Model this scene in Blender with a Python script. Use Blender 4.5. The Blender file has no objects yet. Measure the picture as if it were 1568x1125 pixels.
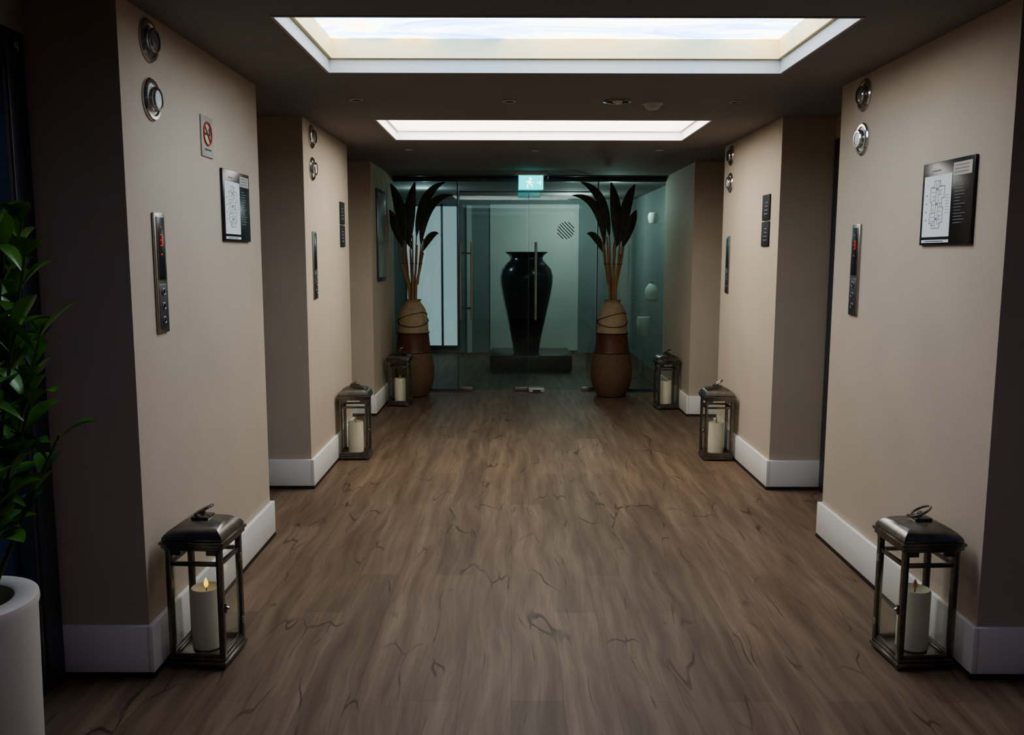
import bpy, bmesh, math, random
from mathutils import Vector, Matrix
random.seed(7)
scene = bpy.context.scene
XL, XR, H = -1.378, 1.77, 2.5
EL, ER = -1.705, 2.12          # lift door planes

# ------------------------------------------------------------ materials
def nmat(name):
    m = bpy.data.materials.new(name); m.use_nodes = True
    nt = m.node_tree
    return m, nt, nt.nodes['Principled BSDF']

def pmat(name, col, rough=0.5, metal=0.0, var=0.0, vscale=8.0, bump=0.0, bscale=60.0, stretch=(1,1,1), coat=0.0):
    m, nt, p = nmat(name)
    p.inputs['Base Color'].default_value = (*col, 1)
    p.inputs['Roughness'].default_value = rough
    p.inputs['Metallic'].default_value = metal
    p.inputs['Coat Weight'].default_value = coat
    tc = nt.nodes.new('ShaderNodeTexCoord')
    mp = nt.nodes.new('ShaderNodeMapping'); mp.inputs['Scale'].default_value = stretch
    nt.links.new(tc.outputs['Object'], mp.inputs['Vector'])
    if var > 0:
        n = nt.nodes.new('ShaderNodeTexNoise'); n.inputs['Scale'].default_value = vscale; n.inputs['Detail'].default_value = 4
        nt.links.new(mp.outputs[0], n.inputs['Vector'])
        r = nt.nodes.new('ShaderNodeValToRGB')
        r.color_ramp.elements[0].position = .3; r.color_ramp.elements[1].position = .7
        r.color_ramp.elements[0].color = (*[c*(1-var) for c in col], 1)
        r.color_ramp.elements[1].color = (*[min(1, c*(1+var)) for c in col], 1)
        nt.links.new(n.outputs['Fac'], r.inputs['Fac'])
        nt.links.new(r.outputs['Color'], p.inputs['Base Color'])
    if bump > 0:
        n2 = nt.nodes.new('ShaderNodeTexNoise'); n2.inputs['Scale'].default_value = bscale; n2.inputs['Detail'].default_value = 3
        nt.links.new(mp.outputs[0], n2.inputs['Vector'])
        b = nt.nodes.new('ShaderNodeBump'); b.inputs['Strength'].default_value = bump; b.inputs['Distance'].default_value = .005
        nt.links.new(n2.outputs['Fac'], b.inputs['Height'])
        nt.links.new(b.outputs['Normal'], p.inputs['Normal'])
    return m

def emat(name, col, s):
    m = bpy.data.materials.new(name); m.use_nodes = True
    nt = m.node_tree; nt.nodes.clear()
    o = nt.nodes.new('ShaderNodeOutputMaterial'); e = nt.nodes.new('ShaderNodeEmission')
    e.inputs[0].default_value = (*col, 1); e.inputs[1].default_value = s
    nt.links.new(e.outputs[0], o.inputs[0])
    return m

def glassmat(name, tint, fac, gl=(.8, .97, .97)):
    m = bpy.data.materials.new(name); m.use_nodes = True
    nt = m.node_tree; nt.nodes.clear()
    o = nt.nodes.new('ShaderNodeOutputMaterial')
    t = nt.nodes.new('ShaderNodeBsdfTransparent'); t.inputs[0].default_value = (*tint, 1)
    g = nt.nodes.new('ShaderNodeBsdfGlossy'); g.inputs['Roughness'].default_value = .02
    g.inputs[0].default_value = (*gl, 1)
    mx = nt.nodes.new('ShaderNodeMixShader'); mx.inputs[0].default_value = fac
    nt.links.new(t.outputs[0], mx.inputs[1]); nt.links.new(g.outputs[0], mx.inputs[2]); nt.links.new(mx.outputs[0], o.inputs[0])
    return m

def floor_mat():
    m, nt, p = nmat('oak_vinyl_planks')
    N, L = nt.nodes, nt.links
    tc = N.new('ShaderNodeTexCoord')
    rot = N.new('ShaderNodeMapping'); rot.inputs['Rotation'].default_value = (0, 0, math.pi/2)
    L.new(tc.outputs['Object'], rot.inputs['Vector'])
    br = N.new('ShaderNodeTexBrick'); br.inputs['Scale'].default_value = 1.0
    br.inputs['Brick Width'].default_value = 1.25; br.inputs['Row Height'].default_value = .19
    br.inputs['Mortar Size'].default_value = .0010; br.inputs['Mortar Smooth'].default_value = .3
    br.inputs['Color1'].default_value = (.80, .785, .77, 1); br.inputs['Color2'].default_value = (1.06, 1.05, 1.03, 1)
    br.inputs['Mortar'].default_value = (.6, .6, .6, 1); br.offset = .37
    L.new(rot.outputs[0], br.inputs['Vector'])
    dn = N.new('ShaderNodeTexNoise'); dn.inputs['Scale'].default_value = 1.7; dn.inputs['Detail'].default_value = 1
    L.new(tc.outputs['Object'], dn.inputs['Vector'])
    sub = N.new('ShaderNodeVectorMath'); sub.operation = 'SUBTRACT'; sub.inputs[1].default_value = (.5, .5, .5)
    L.new(dn.outputs['Color'], sub.inputs[0])
    sc = N.new('ShaderNodeVectorMath'); sc.operation = 'MULTIPLY'; sc.inputs[1].default_value = (.10, .2, 0)
    L.new(sub.outputs[0], sc.inputs[0])
    add = N.new('ShaderNodeVectorMath'); add.operation = 'ADD'
    L.new(tc.outputs['Object'], add.inputs[0]); L.new(sc.outputs[0], add.inputs[1])
    m1 = N.new('ShaderNodeMapping'); m1.inputs['Scale'].default_value = (11, .8, 1); L.new(add.outputs[0], m1.inputs['Vector'])
    n1 = N.new('ShaderNodeTexNoise'); n1.inputs['Scale'].default_value = 1.5; n1.inputs['Detail'].default_value = 4; n1.inputs['Roughness'].default_value = .5
    L.new(m1.outputs[0], n1.inputs['Vector'])
    r1 = N.new('ShaderNodeValToRGB'); cr = r1.color_ramp
    cr.elements[0].position = .26; cr.elements[0].color = (.115, .071, .045, 1)
    cr.elements[1].position = .74; cr.elements[1].color = (.235, .168, .110, 1)
    e = cr.elements.new(.5); e.color = (.168, .112, .072, 1)
    L.new(n1.outputs['Fac'], r1.inputs['Fac'])
    m2 = N.new('ShaderNodeMapping'); m2.inputs['Scale'].default_value = (70, 3, 1); L.new(add.outputs[0], m2.inputs['Vector'])
    n2 = N.new('ShaderNodeTexNoise'); n2.inputs['Scale'].default_value = 1.5; n2.inputs['Detail'].default_value = 4
    L.new(m2.outputs[0], n2.inputs['Vector'])
    r2 = N.new('ShaderNodeMapRange'); r2.inputs['From Min'].default_value = .3; r2.inputs['From Max'].default_value = .7
    r2.inputs['To Min'].default_value = .86; r2.inputs['To Max'].default_value = 1.09
    L.new(n2.outputs['Fac'], r2.inputs['Value'])
    # thin wandering veins, running mostly with the grain
    m3 = N.new('ShaderNodeMapping'); m3.inputs['Scale'].default_value = (5.6, 1.05, 1); L.new(add.outputs[0], m3.inputs['Vector'])
    dn2 = N.new('ShaderNodeTexNoise'); dn2.inputs['Scale'].default_value = 1.5; dn2.inputs['Detail'].default_value = 1
    L.new(m3.outputs[0], dn2.inputs['Vector'])
    ad2 = N.new('ShaderNodeVectorMath'); ad2.operation = 'ADD'
    sc2 = N.new('ShaderNodeVectorMath'); sc2.operation = 'SCALE'; sc2.inputs['Scale'].default_value = .8
    L.new(dn2.outputs['Color'], sc2.inputs[0]); L.new(m3.outputs[0], ad2.inputs[0]); L.new(sc2.outputs[0], ad2.inputs[1])
    vo = N.new('ShaderNodeTexVoronoi'); vo.feature = 'DISTANCE_TO_EDGE'; vo.inputs['Scale'].default_value = 1.0
    L.new(ad2.outputs[0], vo.inputs['Vector'])
    r3 = N.new('ShaderNodeMapRange'); r3.inputs['From Min'].default_value = .002; r3.inputs['From Max'].default_value = .018
    r3.inputs['To Min'].default_value = .0; r3.inputs['To Max'].default_value = 1
    L.new(vo.outputs['Distance'], r3.inputs['Value'])
    nm = N.new('ShaderNodeTexNoise'); nm.inputs['Scale'].default_value = 3.8; nm.inputs['Detail'].default_value = 1
    L.new(tc.outputs['Object'], nm.inputs['Vector'])
    r4 = N.new('ShaderNodeMapRange'); r4.inputs['From Min'].default_value = .49; r4.inputs['From Max'].default_value = .62
    r4.inputs['To Min'].default_value = 1; r4.inputs['To Max'].default_value = .42
    L.new(nm.outputs['Fac'], r4.inputs['Value'])
    mxx = N.new('ShaderNodeMath'); mxx.operation = 'MAXIMUM'
    L.new(r3.outputs[0], mxx.inputs[0]); L.new(r4.outputs[0], mxx.inputs[1])
    mul = N.new('ShaderNodeMath'); mul.operation = 'MULTIPLY'; L.new(mxx.outputs[0], mul.inputs[0]); L.new(r2.outputs[0], mul.inputs[1])
    v1 = N.new('ShaderNodeVectorMath'); v1.operation = 'MULTIPLY'; L.new(r1.outputs['Color'], v1.inputs[0]); L.new(br.outputs['Color'], v1.inputs[1])
    v2 = N.new('ShaderNodeVectorMath'); v2.operation = 'SCALE'; L.new(v1.outputs[0], v2.inputs[0]); L.new(mul.outputs[0], v2.inputs['Scale'])
    L.new(v2.outputs[0], p.inputs['Base Color'])
    p.inputs['Roughness'].default_value = .52
    p.inputs['Specular IOR Level'].default_value = .33
    b = N.new('ShaderNodeBump'); b.inputs['Strength'].default_value = .06; b.inputs['Distance'].default_value = .002
    L.new(mul.outputs[0], b.inputs['Height']); L.new(b.outputs[0], p.inputs['Normal'])
    return m

def sky_panel_mat(name, s, flat=False, cols=None):
    m = bpy.data.materials.new(name); m.use_nodes = True
    nt = m.node_tree; N, L = nt.nodes, nt.links; N.clear()
    o = N.new('ShaderNodeOutputMaterial'); e = N.new('ShaderNodeEmission'); e.inputs[1].default_value = s
    tc = N.new('ShaderNodeTexCoord'); mp = N.new('ShaderNodeMapping'); mp.inputs['Scale'].default_value = (.9, 3.2, 1)
    n = N.new('ShaderNodeTexNoise'); n.inputs['Scale'].default_value = 1.3; n.inputs['Detail'].default_value = 3; n.inputs['Distortion'].default_value = 1.8
    r = N.new('ShaderNodeValToRGB'); c = r.color_ramp
    if flat:
        c.elements[0].color = cols[0]; c.elements[1].color = cols[1]
    else:
        c.elements[0].position = .32; c.elements[0].color = (.20, .42, 1, 1)
        c.elements[1].position = .68; c.elements[1].color = (1, .58, .22, 1)
        a = c.elements.new(.45); a.color = (.52, .75, 1, 1)
        a = c.elements.new(.52); a.color = (1, 1, 1, 1)
        a = c.elements.new(.60); a.color = (1, .88, .62, 1)
    L.new(tc.outputs['Object'], mp.inputs[0]); L.new(mp.outputs[0], n.inputs[0]); L.new(n.outputs['Fac'], r.inputs[0])
    L.new(r.outputs[0], e.inputs[0]); L.new(e.outputs[0], o.inputs[0])
    return m

M = dict(
 wall=pmat('beige_wall_paint', (.535, .442, .338), .75, var=.04, vscale=2.5, bump=.15, bscale=220),
 lobby=pmat('lobby_wall_paint', (.30, .34, .335), .6, var=.06, vscale=2),
 lobbylight=pmat('lobby_pale_panel', (.70, .73, .69), .5, var=.05, vscale=2),
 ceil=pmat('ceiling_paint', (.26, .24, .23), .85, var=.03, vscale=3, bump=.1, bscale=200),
 white=pmat('white_gloss_trim', (.84, .81, .74), .35, var=.02, vscale=5),
 reveal=pmat('white_reveal', (.46, .46, .45), .6, var=.01),
 cream=pmat('cream_cavity', (.82, .66, .34), .6, var=.02),
 whitecav=pmat('white_cavity', (.88, .86, .82), .6, var=.02),
 skirtdark=pmat('dark_base_strip', (.035, .025, .02), .6, var=.1),
 floor=floor_mat(),
 steel=pmat('brushed_steel', (.42, .40, .37), .32, 1, var=.08, vscale=30, stretch=(1, 1, 12)),
 dsteel=pmat('dark_lift_steel', (.13, .14, .175), .4, .8, var=.1, vscale=20, stretch=(1, 20, 1)),
 liftdoor=pmat('lift_door_steel', (.07, .12, .22), .38, .6, var=.15, vscale=20, stretch=(1, 20, 1)),
 lantern=pmat('antique_nickel', (.25, .235, .21), .30, 1, var=.18, vscale=25),
 chrome=pmat('chrome', (.6, .6, .58), .15, 1, var=.03),
 black=pmat('black_gloss', (.012, .012, .014), .25, var=.1),
 blackm=pmat('black_matt', (.02, .02, .022), .6, var=.1),
 paper=pmat('map_paper', (.80, .82, .80), .6, var=.02),
 ink=pmat('map_ink', (.08, .08, .09), .7, var=.05),
 greyink=pmat('grey_print', (.24, .24, .24), .7, var=.05),
 redink=pmat('red_print', (.50, .06, .03), .6, var=.05),
 plate=pmat('sign_plate', (.50, .45, .38), .35, .2, var=.03),
 lensw=pmat('frosted_lens', (.75, .76, .72), .3, var=.03),
 lensd=pmat('smoked_lens', (.16, .15, .14), .2, .2, var=.03),
 red=emat('red_led', (1, .02, .03), .9),
 wax=pmat('ivory_wax', (.80, .74, .55), .5, var=.04, vscale=12),
 wick=pmat('wick', (.03, .02, .02), .8, var=.1),
 flame=emat('led_flame', (1, .62, .03), 1.8),
 flameoff=pmat('led_flame_off', (.60, .42, .12), .4, var=.05),
 glassl=glassmat('lantern_glass', (.985, .99, .985), .045, (.95, 1, 1)),
 glassd=glassmat('door_glass', (.80, .885, .87), .05),
 cyan=emat('exit_cyan', (.0, .75, .72), 2.2),
 exitw=emat('exit_white', (.75, 1, .98), 3.0),
 cpanel=sky_panel_mat('sky_print_lightbox', 6.2),
 fpanel=sky_panel_mat('plain_lightbox', 9.3, True, ((1, .97, .92, 1), (1, 1, .98, 1))),
 fillpanel=sky_panel_mat('unseen_fill_lightbox', 1.7, True, ((.58, .55, 1, 1), (.70, .66, 1, 1))),  # weak bluish glow behind the camera, added to lift the near wall fronts
 potb=pmat('woven_brown', (.17, .10, .055), .75, var=.3, vscale=45, bump=.8, bscale=70, stretch=(1, 1, 3)),
 potr=pmat('red_brown_band', (.13, .05, .028), .5, var=.3, vscale=14, stretch=(1, 1, .3)),
 potc=pmat('cream_band', (.38, .29, .18), .7, var=.12, vscale=18, bump=.3, bscale=60),
 cord=pmat('dark_cord', (.05, .03, .02), .8, var=.1),
 cane=pmat('tan_cane', (.36, .21, .095), .6, var=.25, vscale=18, stretch=(1, 1, .4)),
 dleaf=pmat('dark_dried_leaf', (.045, .05, .042), .5, var=.4, vscale=14),
 leaf=pmat('glossy_leaf', (.10, .28, .03), .35, var=.45, vscale=9),
 stem=pmat('plant_stem', (.07, .10, .03), .6, var=.2),
 planter=pmat('white_planter', (.70, .66, .58), .45, var=.04, vscale=6, bump=.1),
 soil=pmat('soil', (.03, .02, .014), .9, var=.4, vscale=50, bump=1),
 urn=pmat('black_urn_glaze', (.012, .02, .022), .22, var=.3, vscale=6, coat=.3),
 ceramic=pmat('pale_ceramic', (.85, .87, .84), .4, var=.05),
 plastic=pmat('white_plastic', (.55, .53, .50), .5, var=.02),
)
M['window'] = emat('frosted_window_glow', (.72, .91, .96), .45)

# ------------------------------------------------------------ mesh builder
class B:
    def __init__(s, name):
        s.name = name; s.bm = bmesh.new(); s.mats = []
    def mi(s, k):
        if k not in s.mats: s.mats.append(k)
        return s.mats.index(k)
    def box(s, x0, x1, y0, y1, z0, z1, mat, bev=0):
        if x0 > x1: x0, x1 = x1, x0
        r = bmesh.ops.create_cube(s.bm, size=1)
        vs = r['verts']
        for v in vs:
            v.co = Vector(((x0+x1)/2+v.co.x*(x1-x0), (y0+y1)/2+v.co.y*(y1-y0), (z0+z1)/2+v.co.z*(z1-z0)))
        fs = {f for v in vs for f in v.link_faces}
        i = s.mi(mat)
        for f in fs: f.material_index = i
        if bev > 0:
            es = list({e for v in vs for e in v.link_edges})
            bmesh.ops.bevel(s.bm, geom=es, offset=bev, segments=2, affect='EDGES', profile=.5)
    def ring(s, pts):
        return [s.bm.verts.new(p) for p in pts]
    def bridge(s, a, b, mat, smooth=True):
        i = s.mi(mat); n = len(a)
        for k in range(n):
            f = s.bm.faces.new((a[k], a[(k+1) % n], b[(k+1) % n], b[k])); f.material_index = i; f.smooth = smooth
    def cap(s, a, mat):
        f = s.bm.faces.new(a); f.material_index = s.mi(mat)
    def lathe(s, prof, c, mat, axis=(0, 0, 1), seg=32, capb=True, capt=True):
        A = Vector(axis).normalized(); U = A.orthogonal().normalized(); W = A.cross(U); c = Vector(c)
        rs = []
        for (r, h) in prof:
            rs.append(s.ring([c+A*h+(U*math.cos(2*math.pi*k/seg)+W*math.sin(2*math.pi*k/seg))*max(r, 1e-4) for k in range(seg)]))
        for k in range(len(rs)-1):
            mt = mat[k] if isinstance(mat, list) else mat
            s.bridge(rs[k], rs[k+1], mt)
        m0 = mat[0] if isinstance(mat, list) else mat; m1 = mat[-1] if isinstance(mat, list) else mat
        if capb: s.cap(rs[0][::-1], m0)
        if capt: s.cap(rs[-1], m1)
    def tube(s, pts, r, mat, seg=8, closed=False):
        pts = [Vector(p) for p in pts]; n = len(pts); rs = []
        prev = None
        for k, p in enumerate(pts):
            if closed: t = pts[(k+1) % n]-pts[k-1]
            else: t = pts[min(k+1, n-1)]-pts[max(k-1, 0)]
            t.normalize()
            if prev is None: U = t.orthogonal().normalized()
            else: U = (prev-t*prev.dot(t)).normalized()
            prev = U; W = t.cross(U)
            rr = r[k] if isinstance(r, (list, tuple)) else r
            rs.append(s.ring([p+(U*math.cos(2*math.pi*j/seg)+W*math.sin(2*math.pi*j/seg))*rr for j in range(seg)]))
        for k in range(n-1): s.bridge(rs[k], rs[k+1], mat)
        if closed: s.bridge(rs[-1], rs[0], mat)
        else: s.cap(rs[0][::-1], mat); s.cap(rs[-1], mat)
    def leaf(s, p0, p1, p2, w, mat, fold=.25, n=10, xmin=None, xmax=None, peak=.45):
        p0, p1, p2 = Vector(p0), Vector(p1), Vector(p2)
        rows = []
        for k in range(n+1):
            t = k/n
            p = p0*(1-t)**2+p1*2*t*(1-t)+p2*t*t
            tg = ((p1-p0)*(1-t)+(p2-p1)*t).normalized()
            side = tg.cross(Vector((0, 0, 1)))
            if side.length < .1: side = tg.cross(Vector((0, 1, 0)))
            side.normalize(); nr = side.cross(tg).normalized()
            a = math.log(.5)/math.log(peak)
            ww = w*.5*max(.03, math.sin(math.pi*min(1, t**a)))**.8
            row = [p-side*ww+nr*ww*fold, p-side*ww*.5+nr*ww*fold*.35, p, p+side*ww*.5+nr*ww*fold*.35, p+side*ww+nr*ww*fold]
            for q in row:
                if xmin is not None: q.x = max(q.x, xmin)
                if xmax is not None: q.x = min(q.x, xmax)
            rows.append([s.bm.verts.new(q) for q in row])
        i = s.mi(mat)
        for k in range(n):
            for j in range(4):
                f = s.bm.faces.new((rows[k][j], rows[k][j+1], rows[k+1][j+1], rows[k+1][j])); f.material_index = i; f.smooth = True
    def done(s, loc=None, rz=0, recal=True):
        if recal: bmesh.ops.recalc_face_normals(s.bm, faces=s.bm.faces)
        me = bpy.data.meshes.new(s.name)
        off = Vector((0, 0, 0))
        if loc is None:
            xs = [v.co for v in s.bm.verts]
            mn = Vector([min(c[i] for c in xs) for i in range(3)]); mx = Vector([max(c[i] for c in xs) for i in range(3)])
            off = Vector(((mn.x+mx.x)/2, (mn.y+mx.y)/2, mn.z))
            bmesh.ops.translate(s.bm, verts=s.bm.verts, vec=-off)
        else: off = Vector(loc)
        s.bm.to_mesh(me); s.bm.free()
        for k in s.mats: me.materials.append(M[k])
        try: me.set_sharp_from_angle(angle=math.radians(38))
        except Exception: pass
        ob = bpy.data.objects.new(s.name, me); bpy.context.collection.objects.link(ob)
        ob.location = off; ob.rotation_euler = (0, 0, rz)
        return ob

# ------------------------------------------------------------ room shell
Y0, YB, YG = -1.6, 14.3, 10.2
b = B('floor'); b.box(-2.3, 2.7, Y0, YB, -.1, 0, 'floor'); b.done(loc=(0, 0, 0))
ops = [(.90, 1.93), (3.44, 4.47), (5.98, 7.0)]
OX0, OX1 = -.922, 1.338
b = B('ceiling')
b.box(-2.3, OX0, Y0, YB, H, H+.06, 'ceil'); b.box(OX1, 2.7, Y0, YB, H, H+.06, 'ceil')
ys = [Y0]+[v for o in ops for v in o]+[YB]
for k in range(0, len(ys), 2): b.box(OX0, OX1, ys[k], ys[k+1], H, H+.06, 'ceil')
b.done(loc=(0, 0, 0))
# light boxes; the nearest is out of view, added as bluish fill
for (a, c), pm, cv in zip(ops, ('fillpanel', 'cpanel', 'fpanel'), ('whitecav', 'cream', 'whitecav')):
    b = B('recessed_ceiling_light')
    for (z0, z1, mt, t) in ((H-.004, H+.062, 'whitecav' if pm == 'fpanel' else 'reveal', .012), (H+.062, H+.155, cv, .03)):
        b.box(OX0, OX0+t, a, c, z0, z1, mt); b.box(OX1-t, OX1, a, c, z0, z1, mt)
        b.box(OX0+t, OX1-t, a, a+t, z0, z1, mt); b.box(OX0+t, OX1-t, c-t, c, z0, z1, mt)
    b.box(OX0, OX1, a, c, H+.155, H+.165, pm)
    b.done()

blocks = [(Y0, 1.95), (3.15, 4.81), (5.845, 7.40), (8.60, YG)]
def wallside(name, xf, xe, sgn):
    b = B(name)
    xo = xe+sgn*.16
    for (a, c) in blocks: b.box(xf, xo, a, c, 0, H, 'wall')
    for k in range(3):
        a, c = blocks[k][1], blocks[k+1][0]
        b.box(xe, xo, a, c, 2.36, H, 'wall')       # above the lift
        b.box(xe+sgn*.12, xo, a, c, 0, 2.36, 'wall')
    b.done(loc=(0, 0, 0))
wallside('wall_left', XL, EL, -1)
wallside('wall_right', XR, ER, 1)
b = B('wall_rear'); b.box(-2.3, 2.7, Y0-.1, Y0, 0, H, 'wall'); b.done()
# lobby shell beyond the glass
b = B('wall_lobby_left'); b.box(-2.1, -1.95, YG, YB, 0, H, 'lobby'); b.done()
b = B('wall_lobby_right'); b.box(1.98, 2.12, YG, YB, 0, H, 'lobby'); b.done()
b = B('wall_lobby_back')
b.box(-2.3, 2.7, YB, YB+.1, 0, H, 'lobby')
b.box(-.36, 1.08, YB-.02, YB, .04, 2.42, 'lobbylight')
b.box(-.74, -.66, YB-.03, YB, 0, 2.4, 'lobbylight')
b.done()
b = B('window_1')
b.box(-1.72, -.90, YB-.02, YB, .12, 2.38, 'window')
for x in (-1.75, -1.16, -.90): b.box(x, x+.035, YB-.05, YB-.001, .08, 2.42, 'dsteel')
for z in (.08, 2.38): b.box(-1.75, -.87, YB-.05, YB-.001, z, z+.035, 'dsteel')
b.done()

# baseboards
def baseboard(name, xf, xe, sgn):
    t = .022
    b = B(name)
    for i, (a, c) in enumerate(blocks):
        x1 = xf-sgn*t
        ya = a-(t if i else 0); yc = c+(t if i < 3 else 0)
        b.box(xf, x1, ya, yc, .022, .205, 'white', .003)
        b.box(xf, x1, ya, yc, 0, .022, 'skirtdark')
        if i > 0:
            b.box(xf, xe, a-t, a, .022, .205, 'white', .003); b.box(xf, xe, a-t, a, 0, .022, 'skirtdark')
        if i < 3:
            b.box(xf, xe, c, c+t, .022, .205, 'white', .003); b.box(xf, xe, c, c+t, 0, .022, 'skirtdark')
    b.done(loc=(0, 0, 0))
baseboard('baseboard_left', XL, EL, -1)
baseboard('baseboard_right', XR, ER, 1)

# ------------------------------------------------------------ lifts
def lift(a, c, xe, sgn, num=False):
    a += .024; c -= .024
    b = B('elevator_door')
    jw = .11
    def bx(u0, u1, z0, z1, d0, d1, mt, bev=0): b.box(xe+sgn*d0, xe+sgn*d1, u0, u1, z0, z1, mt, bev)
    bx(a, a+jw, 0, 2.35, -.012, .11, 'dsteel', .004); bx(c-jw, c, 0, 2.35, -.012, .11, 'dsteel', .004)
    bx(a+jw, c-jw, 2.22, 2.35, -.012, .11, 'dsteel', .004)
    for u in (a+jw, c-jw-.02): bx(u, u+.02, 0, 2.22, -.004, .1, 'steel')
    m = (a+c)/2
    bx(a+jw+.02, m-.002, .005, 2.22, .06, .1, 'liftdoor', .002); bx(m+.002, c-jw-.02, .005, 2.22, .06, .1, 'liftdoor', .002)
    bx(a+jw, c-jw, 0, .006, -.01, .06, 'steel')
    if num:
        b.lathe([(.028, 0), (.028, .004)], (xe-sgn*.012, c-.055, 2.30), 'steel', axis=(-sgn, 0, 0), seg=24)
        b.lathe([(.024, 0), (.024, .0045)], (xe-sgn*.012, c-.055, 2.30), 'blackm', axis=(-sgn, 0, 0), seg=24)
        X = xe-sgn*.0168
        for (u0, u1, z0, z1) in ((-.012, -.008, -.002, .016), (-.012, .008, -.004, 0), (.003, .007, -.016, .016)):
            b.box(X, X-sgn*.001, c-.055+u0, c-.055+u1, 2.30+z0, 2.30+z1, 'paper')
    b.done()
for k in range(3):
    a, c = blocks[k][1], blocks[k+1][0]
    lift(a, c, EL, -1, k == 0); lift(a, c, ER, 1, False)

# ------------------------------------------------------------ wall-mounted items
def wx(side, d): return XL+d+.0008 if side == 'L' else XR-d-.0008
def wb(b, side, u0, u1, z0, z1, d0, d1, mt, bev=0):
    b.box(wx(side, d0), wx(side, d1), u0, u1, z0, z1, mt, bev)

def call_panel(side, u, lit):
    b = B('elevator_button_panel'); w = .052
    wb(b, side, u-w, u+w, 1.295, 1.76, 0, .010, 'steel', .003)
    wb(b, side, u-w+.016, u+w-.016, 1.50, 1.745, .010, .013, 'black', .002)
    wb(b, side, u-w+.016, u+w-.016, 1.31, 1.485, .010, .012, 'dsteel', .001)
    ax = (1, 0, 0) if side == 'L' else (-1, 0, 0)
    for z in (1.345, 1.40, 1.455):
        b.lathe([(.015, 0), (.015, .003), (.012, .004), (.011, .003)], (wx(side, .012), u, z), 'steel', axis=ax, seg=20)
        b.lathe([(.009, 0), (.009, .0035)], (wx(side, .012), u, z), 'black', axis=ax, seg=16)
    if lit:
        z = 1.655
        s = 1 if side == 'L' else -1
        for (a0, a1, c0, c1) in ((-.010, .010, .0185, .0225), (-.010, .010, -.002, .002), (-.010, .010, -.0225, -.0185), (.007, .011, -.022, .022)):
            wb(b, side, u+min(s*a0, s*a1), u+max(s*a0, s*a1), z+c0, z+c1, .013, .0145, 'red')
        wb(b, side, u-.004, u+.004, z-.058, z-.051, .013, .0145, 'red')
        wb(b, side, u-.007, u+.007, z+.05, z+.053, .013, .0145, 'red')
    b.done()

def indicator(side, u, z, lit):
    b = B('elevator_arrival_lamp')
    ax = (1, 0, 0) if side == 'L' else (-1, 0, 0); c = (wx(side, 0), u, z)
    b.lathe([(.080, 0), (.080, .006), (.074, .012), (.062, .012), (.058, .006)], c, 'chrome', axis=ax, seg=40, capt=False)
    b.lathe([(.058, 0), (.058, .006), (.046, .006)], c, 'lensw' if lit else 'lensd', axis=ax, seg=40, capt=False)
    b.lathe([(.046, 0), (.046, .028), (.042, .032), (.034, .032)], c, 'chrome', axis=ax, seg=40, capt=False)
    b.lathe([(.034, .0), (.034, .029), (.020, .031), (.0, .0315)], c, 'lensw' if lit else 'lensd', axis=ax, seg=40, capt=False)
    b.done()

for side, u, lit in (('L', 3.41, 1), ('R', 4.50, 1), ('L', 6.09, 0), ('R', 7.17, 0)):
    call_panel(side, u, lit); indicator(side, u, 2.40, 0); indicator(side, u, 2.185, 1)

def floorplan(side, u0, u1, z0, z1):
    b = B('evacuation_plan_sign')
    wb(b, side, u0, u1, z0, z1, 0, .012, 'black', .002)
    W, Hh = u1-u0, z1-z0
    flip = side == 'R'
    def r(a0, a1, c0, c1, mt, d=.0125, e=.0135):   # a in 0..1 left->right as read
        if flip: a0, a1 = 1-a1, 1-a0
        wb(b, side, u0+a0*W, u0+a1*W, z0+c0*Hh, z0+c1*Hh, d, e, mt)
    def line(x0, x1, y0, y1, mt='greyink'): r(min(x0, x1), max(x0, x1)+.005, min(y0, y1), max(y0, y1)+.006, mt, .013, .0136)
    r(.05, .60, .10, .84, 'paper', .012, .013)
    rnd = random.Random(3)
    # stepped building outline
    O = [(.24, .20), (.40, .20), (.40, .27), (.45, .27), (.45, .45), (.42, .45), (.42, .56), (.47, .56), (.47, .70), (.38, .70), (.38, .77), (.26, .77), (.26, .70), (.19, .70), (.19, .52), (.22, .52), (.22, .38), (.19, .38), (.19, .26), (.24, .26)]
    for k in range(len(O)):
        (xa, ya), (xb, yb) = O[k], O[(k+1) % len(O)]
        line(xa, xb, ya, yb, 'ink')
    line(.30, .30, .20, .74); line(.35, .35, .24, .77)
    for k in range(10):
        z = .235+k*.05
        if k != 4: line(.22, .30, z, z)
        if k != 6: line(.35, .42, z+.018, z+.018)
        if k % 3 == 0: line(.26, .26, z, z+.05)
        if k % 3 == 1: line(.385, .385, z+.018, z+.068)
    for k in (1, 4, 7): r(.31, .34, .24+k*.06, .27+k*.06, 'greyink', .013, .0136)
    for k in range(4): r(.10, .13, .3+k*.1, .315+k*.1, 'greyink', .013, .0136)
    for k in range(7): r(.50, .56, .38+k*.035, .385+k*.035, 'greyink', .013, .0136)
    for k in range(14):
        z = .72-k*.036
        r(.66, .66+.22*rnd.uniform(.5, 1), z, z+.007, 'greyink', .012, .013)
    r(.62, .96, .80, .95, 'plate', .012, .013)
    for k in range(3): r(.65, .90, .83+k*.04, .842+k*.04, 'greyink', .013, .0136)
    r(.20, .36, .89, .905, 'greyink', .012, .013)
    r(.05, .60, .03, .065, 'paper', .012, .013)
    r(.12, .5, .042, .051, 'ink', .013, .0136)
    b.done()
floorplan('L', 4.17, 4.585, 1.665, 2.005)
floorplan('R', 3.37, 3.79, 1.645, 1.985)

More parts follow.
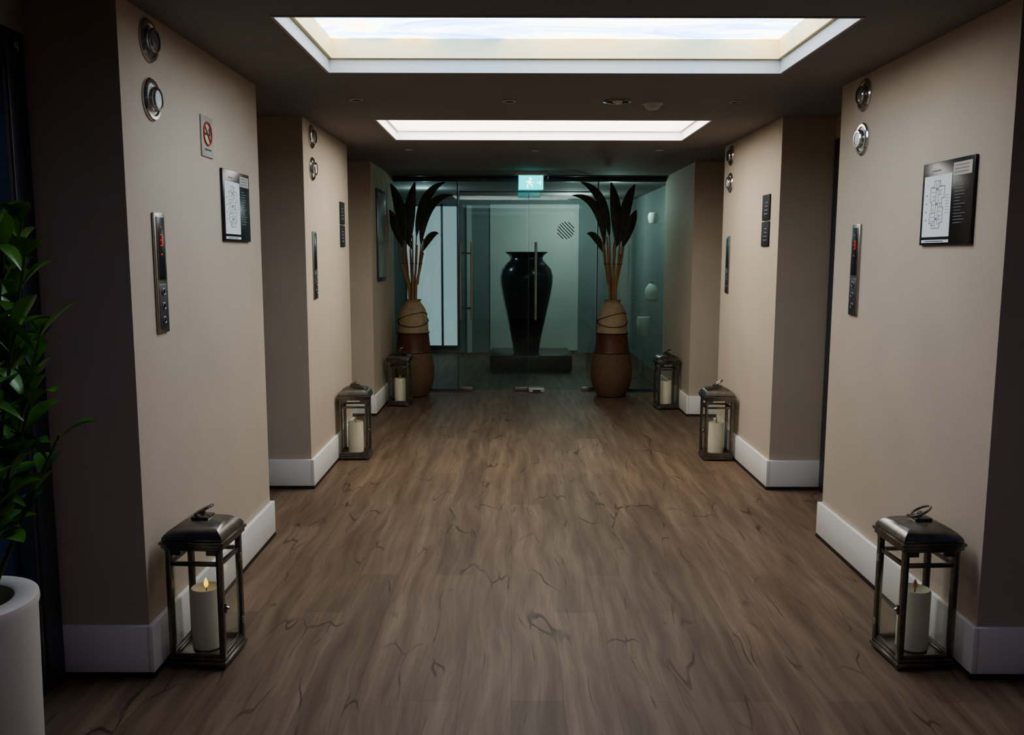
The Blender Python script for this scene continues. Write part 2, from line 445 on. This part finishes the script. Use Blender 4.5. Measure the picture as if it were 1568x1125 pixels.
def small_signs(side, u0, u1):
    b = B('directory_sign')
    for (z0, z1) in ((1.665, 1.835), (1.845, 2.02)):
        wb(b, side, u0, u1, z0, z1, 0, .01, 'blackm', .002)
        for k in range(4): wb(b, side, u0+.04, u1-.05-.01*k, z0+.04+k*.026, z0+.046+k*.026, .01, .011, 'greyink')
    b.done()
small_signs('L', 7.02, 7.19); small_signs('R', 6.04, 6.21)

# no smoking sign
b = B('no_smoking_sign')
u, z = 4.005, 2.125
wb(b, 'L', u-.073, u+.073, z-.09, z+.09, 0, .006, 'plate', .002)
pts = [(wx('L', .0075), u+.05*math.cos(2*math.pi*k/32), z+.012+.05*math.sin(2*math.pi*k/32)) for k in range(32)]
b.tube(pts, .0045, 'redink', 6, closed=True)
b.tube([(wx('L', .0075), u-.034, z+.046), (wx('L', .0075), u+.034, z-.022)], .0035, 'redink', 6)
wb(b, 'L', u-.034, u+.02, z+.006, z+.016, .006, .0085, 'ink'); wb(b, 'L', u+.023, u+.031, z+.006, z+.016, .006, .0085, 'ink')
b.tube([(wx('L', .0075), u+.027, z+.02), (wx('L', .0075), u+.02, z+.03), (wx('L', .0075), u+.03, z+.042)], .0025, 'ink', 5)
wb(b, 'L', u-.04, u+.04, z-.062, z-.054, .006, .007, 'ink')
b.done()
# framed panel on far left
b = B('framed_wall_panel')
wb(b, 'L', 8.90, 9.45, 1.33, 2.27, 0, .016, 'dsteel', .004); wb(b, 'L', 8.94, 9.41, 1.37, 2.23, .016, .019, 'lobby')
b.done()

# ------------------------------------------------------------ ceiling fittings
def downlight(x, y, r=.05):
    b = B('recessed_downlight')
    b.lathe([(r, 0), (r, .006), (r*.8, .010), (r*.72, .006)], (x, y, H), 'chrome' if r > .06 else 'plastic', axis=(0, 0, -1), seg=28, capt=False)
    b.lathe([(r*.72, .001), (r*.5, .003), (.001, .004)], (x, y, H), 'lensd', axis=(0, 0, -1), seg=28, capt=False)
    if r > .06: b.lathe([(r*.35, .004), (r*.3, .012), (.001, .013)], (x, y, H), 'lensw', axis=(0, 0, -1), seg=20)
    b.done()
for x, y, r in ((-.91, 5.22, .04), (-.02, 5.26, .04), (.617, 5.26, .085), (1.31, 5.26, .035), (-.89, 7.64, .035), (.2, 7.7, .035), (1.26, 7.64, .035)): downlight(x, y, r)
b = B('smoke_detector')
b.lathe([(.06, 0), (.06, .012), (.05, .018), (.044, .022), (.040, .034), (.030, .042), (.001, .044)], (.83, 5.30, H), 'plastic', axis=(0, 0, -1), seg=32)
b.done()
b = B('dome_security_camera')
b.lathe([(.05, 0), (.05, .02), (.043, .03)], (.36, 9.85, H), 'blackm', axis=(0, 0, -1), seg=24)
b.lathe([(.04, .03), (.038, .045), (.028, .06), (.001, .068)], (.36, 9.85, H), 'black', axis=(0, 0, -1), seg=24)
b.done()
# exit sign
b = B('exit_sign')
cx, y = .20, 9.55
b.box(cx-.18, cx+.18, y-.03, y+.03, 2.455, H, 'plastic', .004)
b.box(cx-.135, cx+.135, y-.012, y+.012, 2.30, 2.455, 'cyan', .002)
Y = y-.013
def g(x0, x1, z0, z1): b.box(cx+x0, cx+x1, Y-.001, Y, 2.30+z0, 2.30+z1, 'exitw')
g(-.02, .01, .105, .13); g(-.03, .0, .06, .10); g(-.055, -.03, .08, .09); g(0, .03, .075, .085); g(-.045, -.03, .02, .06); g(-.01, .02, .045, .06); g(.01, .02, .02, .05)
g(.06, .11, .07, .08); g(.095, .11, .055, .095)
b.done()

# ------------------------------------------------------------ glass screen and doors
b = B('glass_partition')
b.box(XL+.001, -.625, YG-.005, YG+.005, .03, 2.44, 'glassd'); b.box(.985, XR-.001, YG-.005, YG+.005, .03, 2.44, 'glassd')
b.box(-.62, .98, YG-.005, YG+.005, 2.335, 2.44, 'glassd')
b.box(XL+.001, XR-.001, YG-.02, YG+.02, 2.44, 2.499, 'dsteel', .003)
b.box(XL+.022, -.625, YG-.015, YG+.015, 0.001, .03, 'dsteel'); b.box(.985, XR-.022, YG-.015, YG+.015, 0.001, .03, 'dsteel')
for x in (-.64, .985): b.box(x, x+.012, YG-.012, YG+.012, .03, 2.44, 'dsteel')
b.done()
def gdoor(nm, x0, x1, xh, double):
    b = B(nm)
    b.box(x0, x1, YG-.005, YG+.005, .012, 2.32, 'glassd')
    b.box(x0, x1, YG-.010, YG+.010, 2.32, 2.333, 'dsteel')
    b.box(x0, x0+.004, YG-.007, YG+.007, .012, 2.32, 'dsteel')
    for xx in (x0, x1-.15): b.box(xx, xx+.15, YG-.014, YG+.014, .004, .05, 'steel', .003)
    xs = (xh, xh+.13) if double else (xh,)
    for s in (-1, 1):
        for xx in xs:
            b.tube([(xx, YG+s*.06, .85), (xx, YG+s*.06, 1.75)], .015, 'chrome', 12)
            for z in (.98, 1.62): b.tube([(xx, YG+s*.005, z), (xx, YG+s*.06, z)], .009, 'chrome', 8)
        if double:
            for z in (.98, 1.62): b.tube([(xh, YG+s*.06, z), (xh+.13, YG+s*.06, z)], .009, 'chrome', 8)
    return b
gdoor('door_1', -.615, .182, -.60, True).done()
b = gdoor('door_2', .188, .975, .275, False)
# hatched round manifestation sticker
c = (.62, 1.885)
for k in range(-3, 4):
    o = k*.029; hl = math.sqrt(max(0, .1**2-o*o))
    d = Vector((.7071, 0, -.7071)); n = Vector((.7071, 0, .7071))
    p = Vector((c[0], YG-.0065, c[1]))+n*o
    b.tube([p-d*hl, p+d*hl], .0065, 'blackm', 4)
b.done()
b = B('door_stop')
b.box(.20, .38, YG-.12, YG-.02, 0, .045, 'plastic', .01); b.box(.24, .34, YG-.13, YG-.12, .01, .035, 'blackm', .003)
b.done()

# ------------------------------------------------------------ urn and shelf ornaments in the lobby
b = B('display_plinth')
b.box(-.30, .82, 11.75, 12.75, .03, .245, 'black', .01); b.box(-.27, .79, 11.78, 12.72, 0, .03, 'blackm')
b.done()
b = B('large_black_urn')
pr = [(.17, 0), (.185, .02), (.19, .08), (.22, .25), (.275, .5), (.33, .75), (.365, .95), (.37, 1.06), (.345, 1.16), (.28, 1.24), (.235, 1.28), (.225, 1.32), (.25, 1.36), (.29, 1.385), (.295, 1.40), (.26, 1.395), (.20, 1.32), (.17, 1.25), (.0, 1.2)]
b.lathe(pr, (.20, 12.25, .245), 'urn', seg=56, capt=False)
b.done()
b = B('glass_display_shelves')
for z in (.58, 1.02, 1.98): b.box(1.55, 1.97, 10.55, 11.15, z, z+.014, 'glassl')
for z in (.58, 1.02, 1.98):
    for y in (10.6, 11.07): b.box(1.93, 1.975, y, y+.03, z-.03, z, 'steel')
b.box(1.955, 1.975, 10.6, 10.63, .4, 2.1, 'steel'); b.box(1.955, 1.975, 11.07, 11.10, .4, 2.1, 'steel')
b.done()
for (x, z, sh) in ((1.74, 1.0345, 0), (1.645, .5945, 1), (1.74, 1.9945, 2)):
    b = B('ceramic_jar')
    pr = [[(.05, 0), (.08, .03), (.088, .10), (.08, .16), (.05, .20), (.035, .22), (.045, .25), (.035, .24)],
          [(.06, 0), (.075, .02), (.085, .12), (.088, .20), (.08, .24), (.07, .245), (.065, .2)],
          [(.05, 0), (.06, .02), (.07, .08), (.06, .12), (.045, .13), (.04, .1)]][sh]
    b.lathe(pr, (x, 10.85, z), 'ceramic', seg=32); b.done()

# ------------------------------------------------------------ tall floor vases
def floor_vase(x, mirror, xmin, xmax):
    b = B('tall_floor_vase_with_dried_leaves')
    y = 9.86
    pr = [(.13, 0), (.16, .01), (.20, .08), (.232, .20), (.237, .32), (.222, .42), (.205, .50), (.198, .51), (.195, .53), (.185, .62), (.175, .72), (.178, .73), (.172, .76), (.168, .86), (.158, .93), (.14, .99), (.11, 1.04), (.085, 1.07), (.09, 1.09), (.10, 1.10), (.085, 1.095), (.075, 1.05), (0, 1.0)]
    ms = ['potb']*7+['potr']*4+['potc']*8+['cord']*3
    b.lathe(pr, (x, y, 0), ms, seg=44, capt=False)
    for zz in (.505, .725):
        b.tube([(x+(.205 if zz < .6 else .181)*math.cos(t*math.pi/16), y+(.205 if zz < .6 else .181)*math.sin(t*math.pi/16), zz) for t in range(32)], .006, 'cord', 6, closed=True)
    for (z0, amp, ph) in ((.86, .06, 0), (.90, .055, 2.4), (.97, .03, 4.2)):
        P = []
        for t in range(40):
            a = 2*math.pi*t/40; z = z0+amp*math.sin(a+ph)
            r = .174 if z < .86 else .174-(z-.86)*.22 if z < .95 else .152-(z-.95)*.6
            P.append((x+r*math.cos(a), y+r*math.sin(a), z))
        b.tube(P, .005, 'cord', 5, closed=True)
    rnd = random.Random(5 if mirror > 0 else 9)
    for k in range(7):
        a = k*2.4; dx = .10*math.cos(a)*rnd.uniform(.6, 1.2); dy = .06*math.sin(a)
        top = rnd.uniform(1.60, 1.84)
        P = [(x+.03*math.cos(a), y+.03*math.sin(a), 1.02), (x+dx*.4, y+dy*.5, 1.25), (x+dx, y+dy, 1.5), (x+dx*1.35, y+dy*1.1, top)]
        b.tube(P, [.015, .014, .012, .008], 'cane', 7)
        b.lathe([(.016, 0), (.016, .008)], (x+dx, y+dy, 1.5), 'cord', seg=10)
    # big arching dark blades
    L = [(.10, 1.70, .12, 2.26, .47, 2.26, .10), (.05, 1.80, .10, 2.32, .38, 2.40, .10), (-.07, 1.74, -.12, 2.2, -.22, 2.38, .12),
         (-.02, 1.74, -.04, 2.15, .05, 2.40, .12), (-.10, 1.68, -.20, 1.98, -.24, 2.10, .11), (.10, 1.62, .20, 1.86, .30, 1.84, .08),
         (.0, 1.66, -.10, 1.90, -.21, 1.90, .09)]
    for (a, z0, cxx, cz, tx, tz, w) in L:
        yy = rnd.uniform(-.05, .03)
        b.tube([(x+mirror*a*.6, y+yy*.5, z0-.35), (x+mirror*a, y+yy, z0+.02)], .007, 'cane', 6)
        p0, p1, p2 = Vector((x+mirror*a, y+yy, z0)), Vector((x+mirror*cxx, y+yy-.02, cz)), Vector((x+mirror*tx, y+yy-.05, tz))
        n = 14; rows = []
        for k in range(n+1):
            t = k/n; p = p0*(1-t)**2+p1*2*t*(1-t)+p2*t*t
            tg = ((p1-p0)*(1-t)+(p2-p1)*t).normalized(); side = tg.cross(Vector((0, 1, .35))).normalized(); nr = side.cross(tg)
            ww = w*.5*max(.04, math.sin(math.pi*t**.9))**.75
            row = [p-side*ww+nr*ww*.3, p, p+side*ww+nr*ww*.3]
            for q in row: q.x = min(max(q.x, xmin), xmax); q.z = min(q.z, 2.44)
            rows.append([b.bm.verts.new(q) for q in row])
        i = b.mi('dleaf')
        for k in range(n):
            for j in range(2):
                f = b.bm.faces.new((rows[k][j], rows[k][j+1], rows[k+1][j+1], rows[k+1][j])); f.material_index = i; f.smooth = True
    b.done()
floor_vase(-1.125, 1, XL+.01, 3)
floor_vase(1.137, -1, -3, XR-.01)

# ------------------------------------------------------------ lanterns
def lantern(x, y, rz, flip=1, lit=False):
    b = B('candle_lantern')
    def sq(h, z0, z1, mt='lantern', bev=.002): b.box(-h, h, -h, h, z0, z1, mt, bev)
    for i in (-1, 1):
        for j in (-1, 1):
            b.box(i*.095-.014, i*.095+.014, j*.095-.014, j*.095+.014, 0, .012, 'lantern', .002)
            b.box(i*.099-.011, i*.099+.011, j*.099-.011, j*.099+.011, .04, .476, 'lantern', .002)
    sq(.116, .012, .028); sq(.110, .028, .044)
    for (z0, z1) in ((.044, .060), (.412, .428)):
        for s in (-1, 1):
            b.box(-.09, .09, s*.100-.007, s*.100+.007, z0, z1, 'lantern', .0015)
            b.box(s*.100-.007, s*.100+.007, -.09, .09, z0, z1, 'lantern', .0015)
    for s in (-1, 1):
        b.box(-.088, .088, s*.1-.002, s*.1+.002, .060, .412, 'glassl'); b.box(s*.1-.002, s*.1+.002, -.088, .088, .060, .412, 'glassl')
        b.box(-.088, -.05, s*.1-.006, s*.1+.006, .455, .476, 'lantern'); b.box(.05, .088, s*.1-.006, s*.1+.006, .455, .476, 'lantern')
    sq(.112, .474, .484); sq(.120, .484, .500); sq(.126, .500, .512); sq(.118, .512, .522)
    prof = [(.118, .522), (.113, .532), (.100, .546), (.080, .560), (.055, .571), (.034, .576), (.034, .584), (.026, .588)]
    rings = [b.ring([Vector((sx*h, sy*h, z)) for (sx, sy) in ((-1, -1), (1, -1), (1, 1), (-1, 1))]) for (h, z) in prof]
    for k in range(len(rings)-1): b.bridge(rings[k], rings[k+1], 'lantern', k < 5)
    b.cap(rings[-1], 'lantern')
    b.lathe([(.012, .588), (.010, .596), (.012, .602), (.006, .606)], (0, 0, 0), 'lantern', seg=16)
    b.tube([(.036*math.cos(t*math.pi/14)+.004, .036*math.sin(t*math.pi/14)*.75, .606+.018*math.cos(t*math.pi/14)) for t in range(28)], .0048, 'lantern', 8, closed=True)
    b.box(flip*.108, flip*.116, -.092, -.082, .22, .26, 'chrome', .002)
    b.lathe([(.006, 0), (.008, .008), (.004, .014)], (flip*.112, -.087, .24), 'chrome', axis=(flip, 0, 0), seg=14)
    for z in (.10, .37): b.box(flip*.108, flip*.113, .085, .1, z, z+.03, 'chrome', .001)
    b.lathe([(.054, .044), (.060, .05), (.060, .282), (.056, .290), (.050, .288), (.030, .276), (.0, .273)], (0, 0, 0), 'wax', seg=36, capt=False)
    b.tube([(0, 0, .27), (.001, 0, .288)], .002, 'wick', 6)
    b.lathe([(.002, .286), (.0085, .296), (.009, .306), (.005, .318), (.0005, .328)], (0, 0, 0), 'flame' if lit else 'flameoff', seg=14)
    return b.done(loc=(x, y, 0), rz=rz)
lantern(-1.215, 3.315, math.radians(-3), 1, True); lantern(1.605, 3.315, math.radians(3), -1)
lantern(-1.24, 6.78, math.radians(2)); lantern(1.622, 6.78, math.radians(-2), -1)
lantern(-1.20, 9.22, math.radians(-4)); lantern(1.625, 9.06, math.radians(3), -1)

# ------------------------------------------------------------ potted plant
b = B('potted_rubber_plant')
px, py = -1.475, 2.22
b.lathe([(.165, 0), (.172, .01), (.185, .645), (.19, .663), (.188, .68), (.18, .683), (.135, .683), (.128, .678), (.125, .62), (0, .62)],
        (px, py, 0), ['planter']*8+['soil'], seg=56, capt=False)
rnd = random.Random(21)
specs = [(.0, .19, 1.60), (.5, .16, 1.70), (-.6, .18, 1.50), (-.2, .22, 1.25), (.9, .2, 1.40), (-1.0, .18, 1.30), (.2, .13, 1.70), (-.35, .14, 1.68), (1.9, .13, 1.6), (-1.9, .14, 1.6), (3.0, .06, 1.5), (.25, .22, 1.12), (-.55, .22, 1.08), (.1, .21, 1.42)]
for k, (a, sp, top) in enumerate(specs):
    P = []
    for t in range(7):
        q = t/6
        P.append(Vector((px+.05*math.cos(a)+sp*math.cos(a)*q**1.1, py+.05*math.sin(a)+sp*math.sin(a)*q**1.1, .61+(top-.61)*q)))
    b.tube(P, [.008-.0008*t for t in range(7)], 'stem', 6)
    nl = int((top-.84)/.042)
    for j in range(nl+1):
        q = min(.99, (.84+j*.042-.61)/(top-.61)); i0 = min(5, int(q*6)); fr = q*6-i0
        p = P[i0].lerp(P[i0+1], fr); ang = j*2.399+k; ln = rnd.uniform(.10, .15)
        el = rnd.uniform(.0, .8)+.4*q
        d = Vector((math.cos(ang)*math.cos(el), math.sin(ang)*math.cos(el), math.sin(el)))
        c = p+d*ln*.55+Vector((0, 0, .02)); tip = p+d*ln+Vector((0, 0, -.03*rnd.random()))
        b.leaf(p, c, tip, rnd.uniform(.06, .08), 'leaf', xmin=-1.675, fold=.3, n=8, peak=.58)
b.done(recal=False)

# ------------------------------------------------------------ added fill lights in the lobby beyond
def point(name, loc, e, col, r=.03):
    l = bpy.data.lights.new(name, 'POINT'); l.energy = e; l.color = col; l.shadow_soft_size = r
    o = bpy.data.objects.new(name, l); o.location = loc; bpy.context.collection.objects.link(o)
point('lobby_back_fill', (.9, 13.1, 2.2), 24, (.82, 1, .95))  # no pendant here; bare point light added to brighten the back wall
point('lobby_side_fill', (-1.2, 12.0, 2.3), 10, (.65, .93, 1))  # bare point light added as cool fill on the left
point('shelf_fill', (1.25, 10.75, 2.25), 13.0, (.75, 1, .94))  # no fitting modelled; added to brighten the jars on the shelves

w = bpy.data.worlds.new('World'); scene.world = w; w.use_nodes = True
w.node_tree.nodes['Background'].inputs[0].default_value = (.02, .025, .035, 1)
w.node_tree.nodes['Background'].inputs[1].default_value = .3

cam = bpy.data.cameras.new('camera'); co = bpy.data.objects.new('camera', cam); bpy.context.collection.objects.link(co)
cam.sensor_width = 36; cam.lens = 36*1330/1568; cam.clip_start = .05
co.matrix_world = Matrix.Translation((0, 0, 1.6)) @ Matrix.Rotation(math.radians(90-7.37), 4, 'X') @ Matrix.Rotation(math.radians(.12), 4, 'Z')
scene.camera = co
scene.view_settings.view_transform = 'AgX'
scene.view_settings.look = 'AgX - Medium High Contrast'
scene.view_settings.exposure = 0
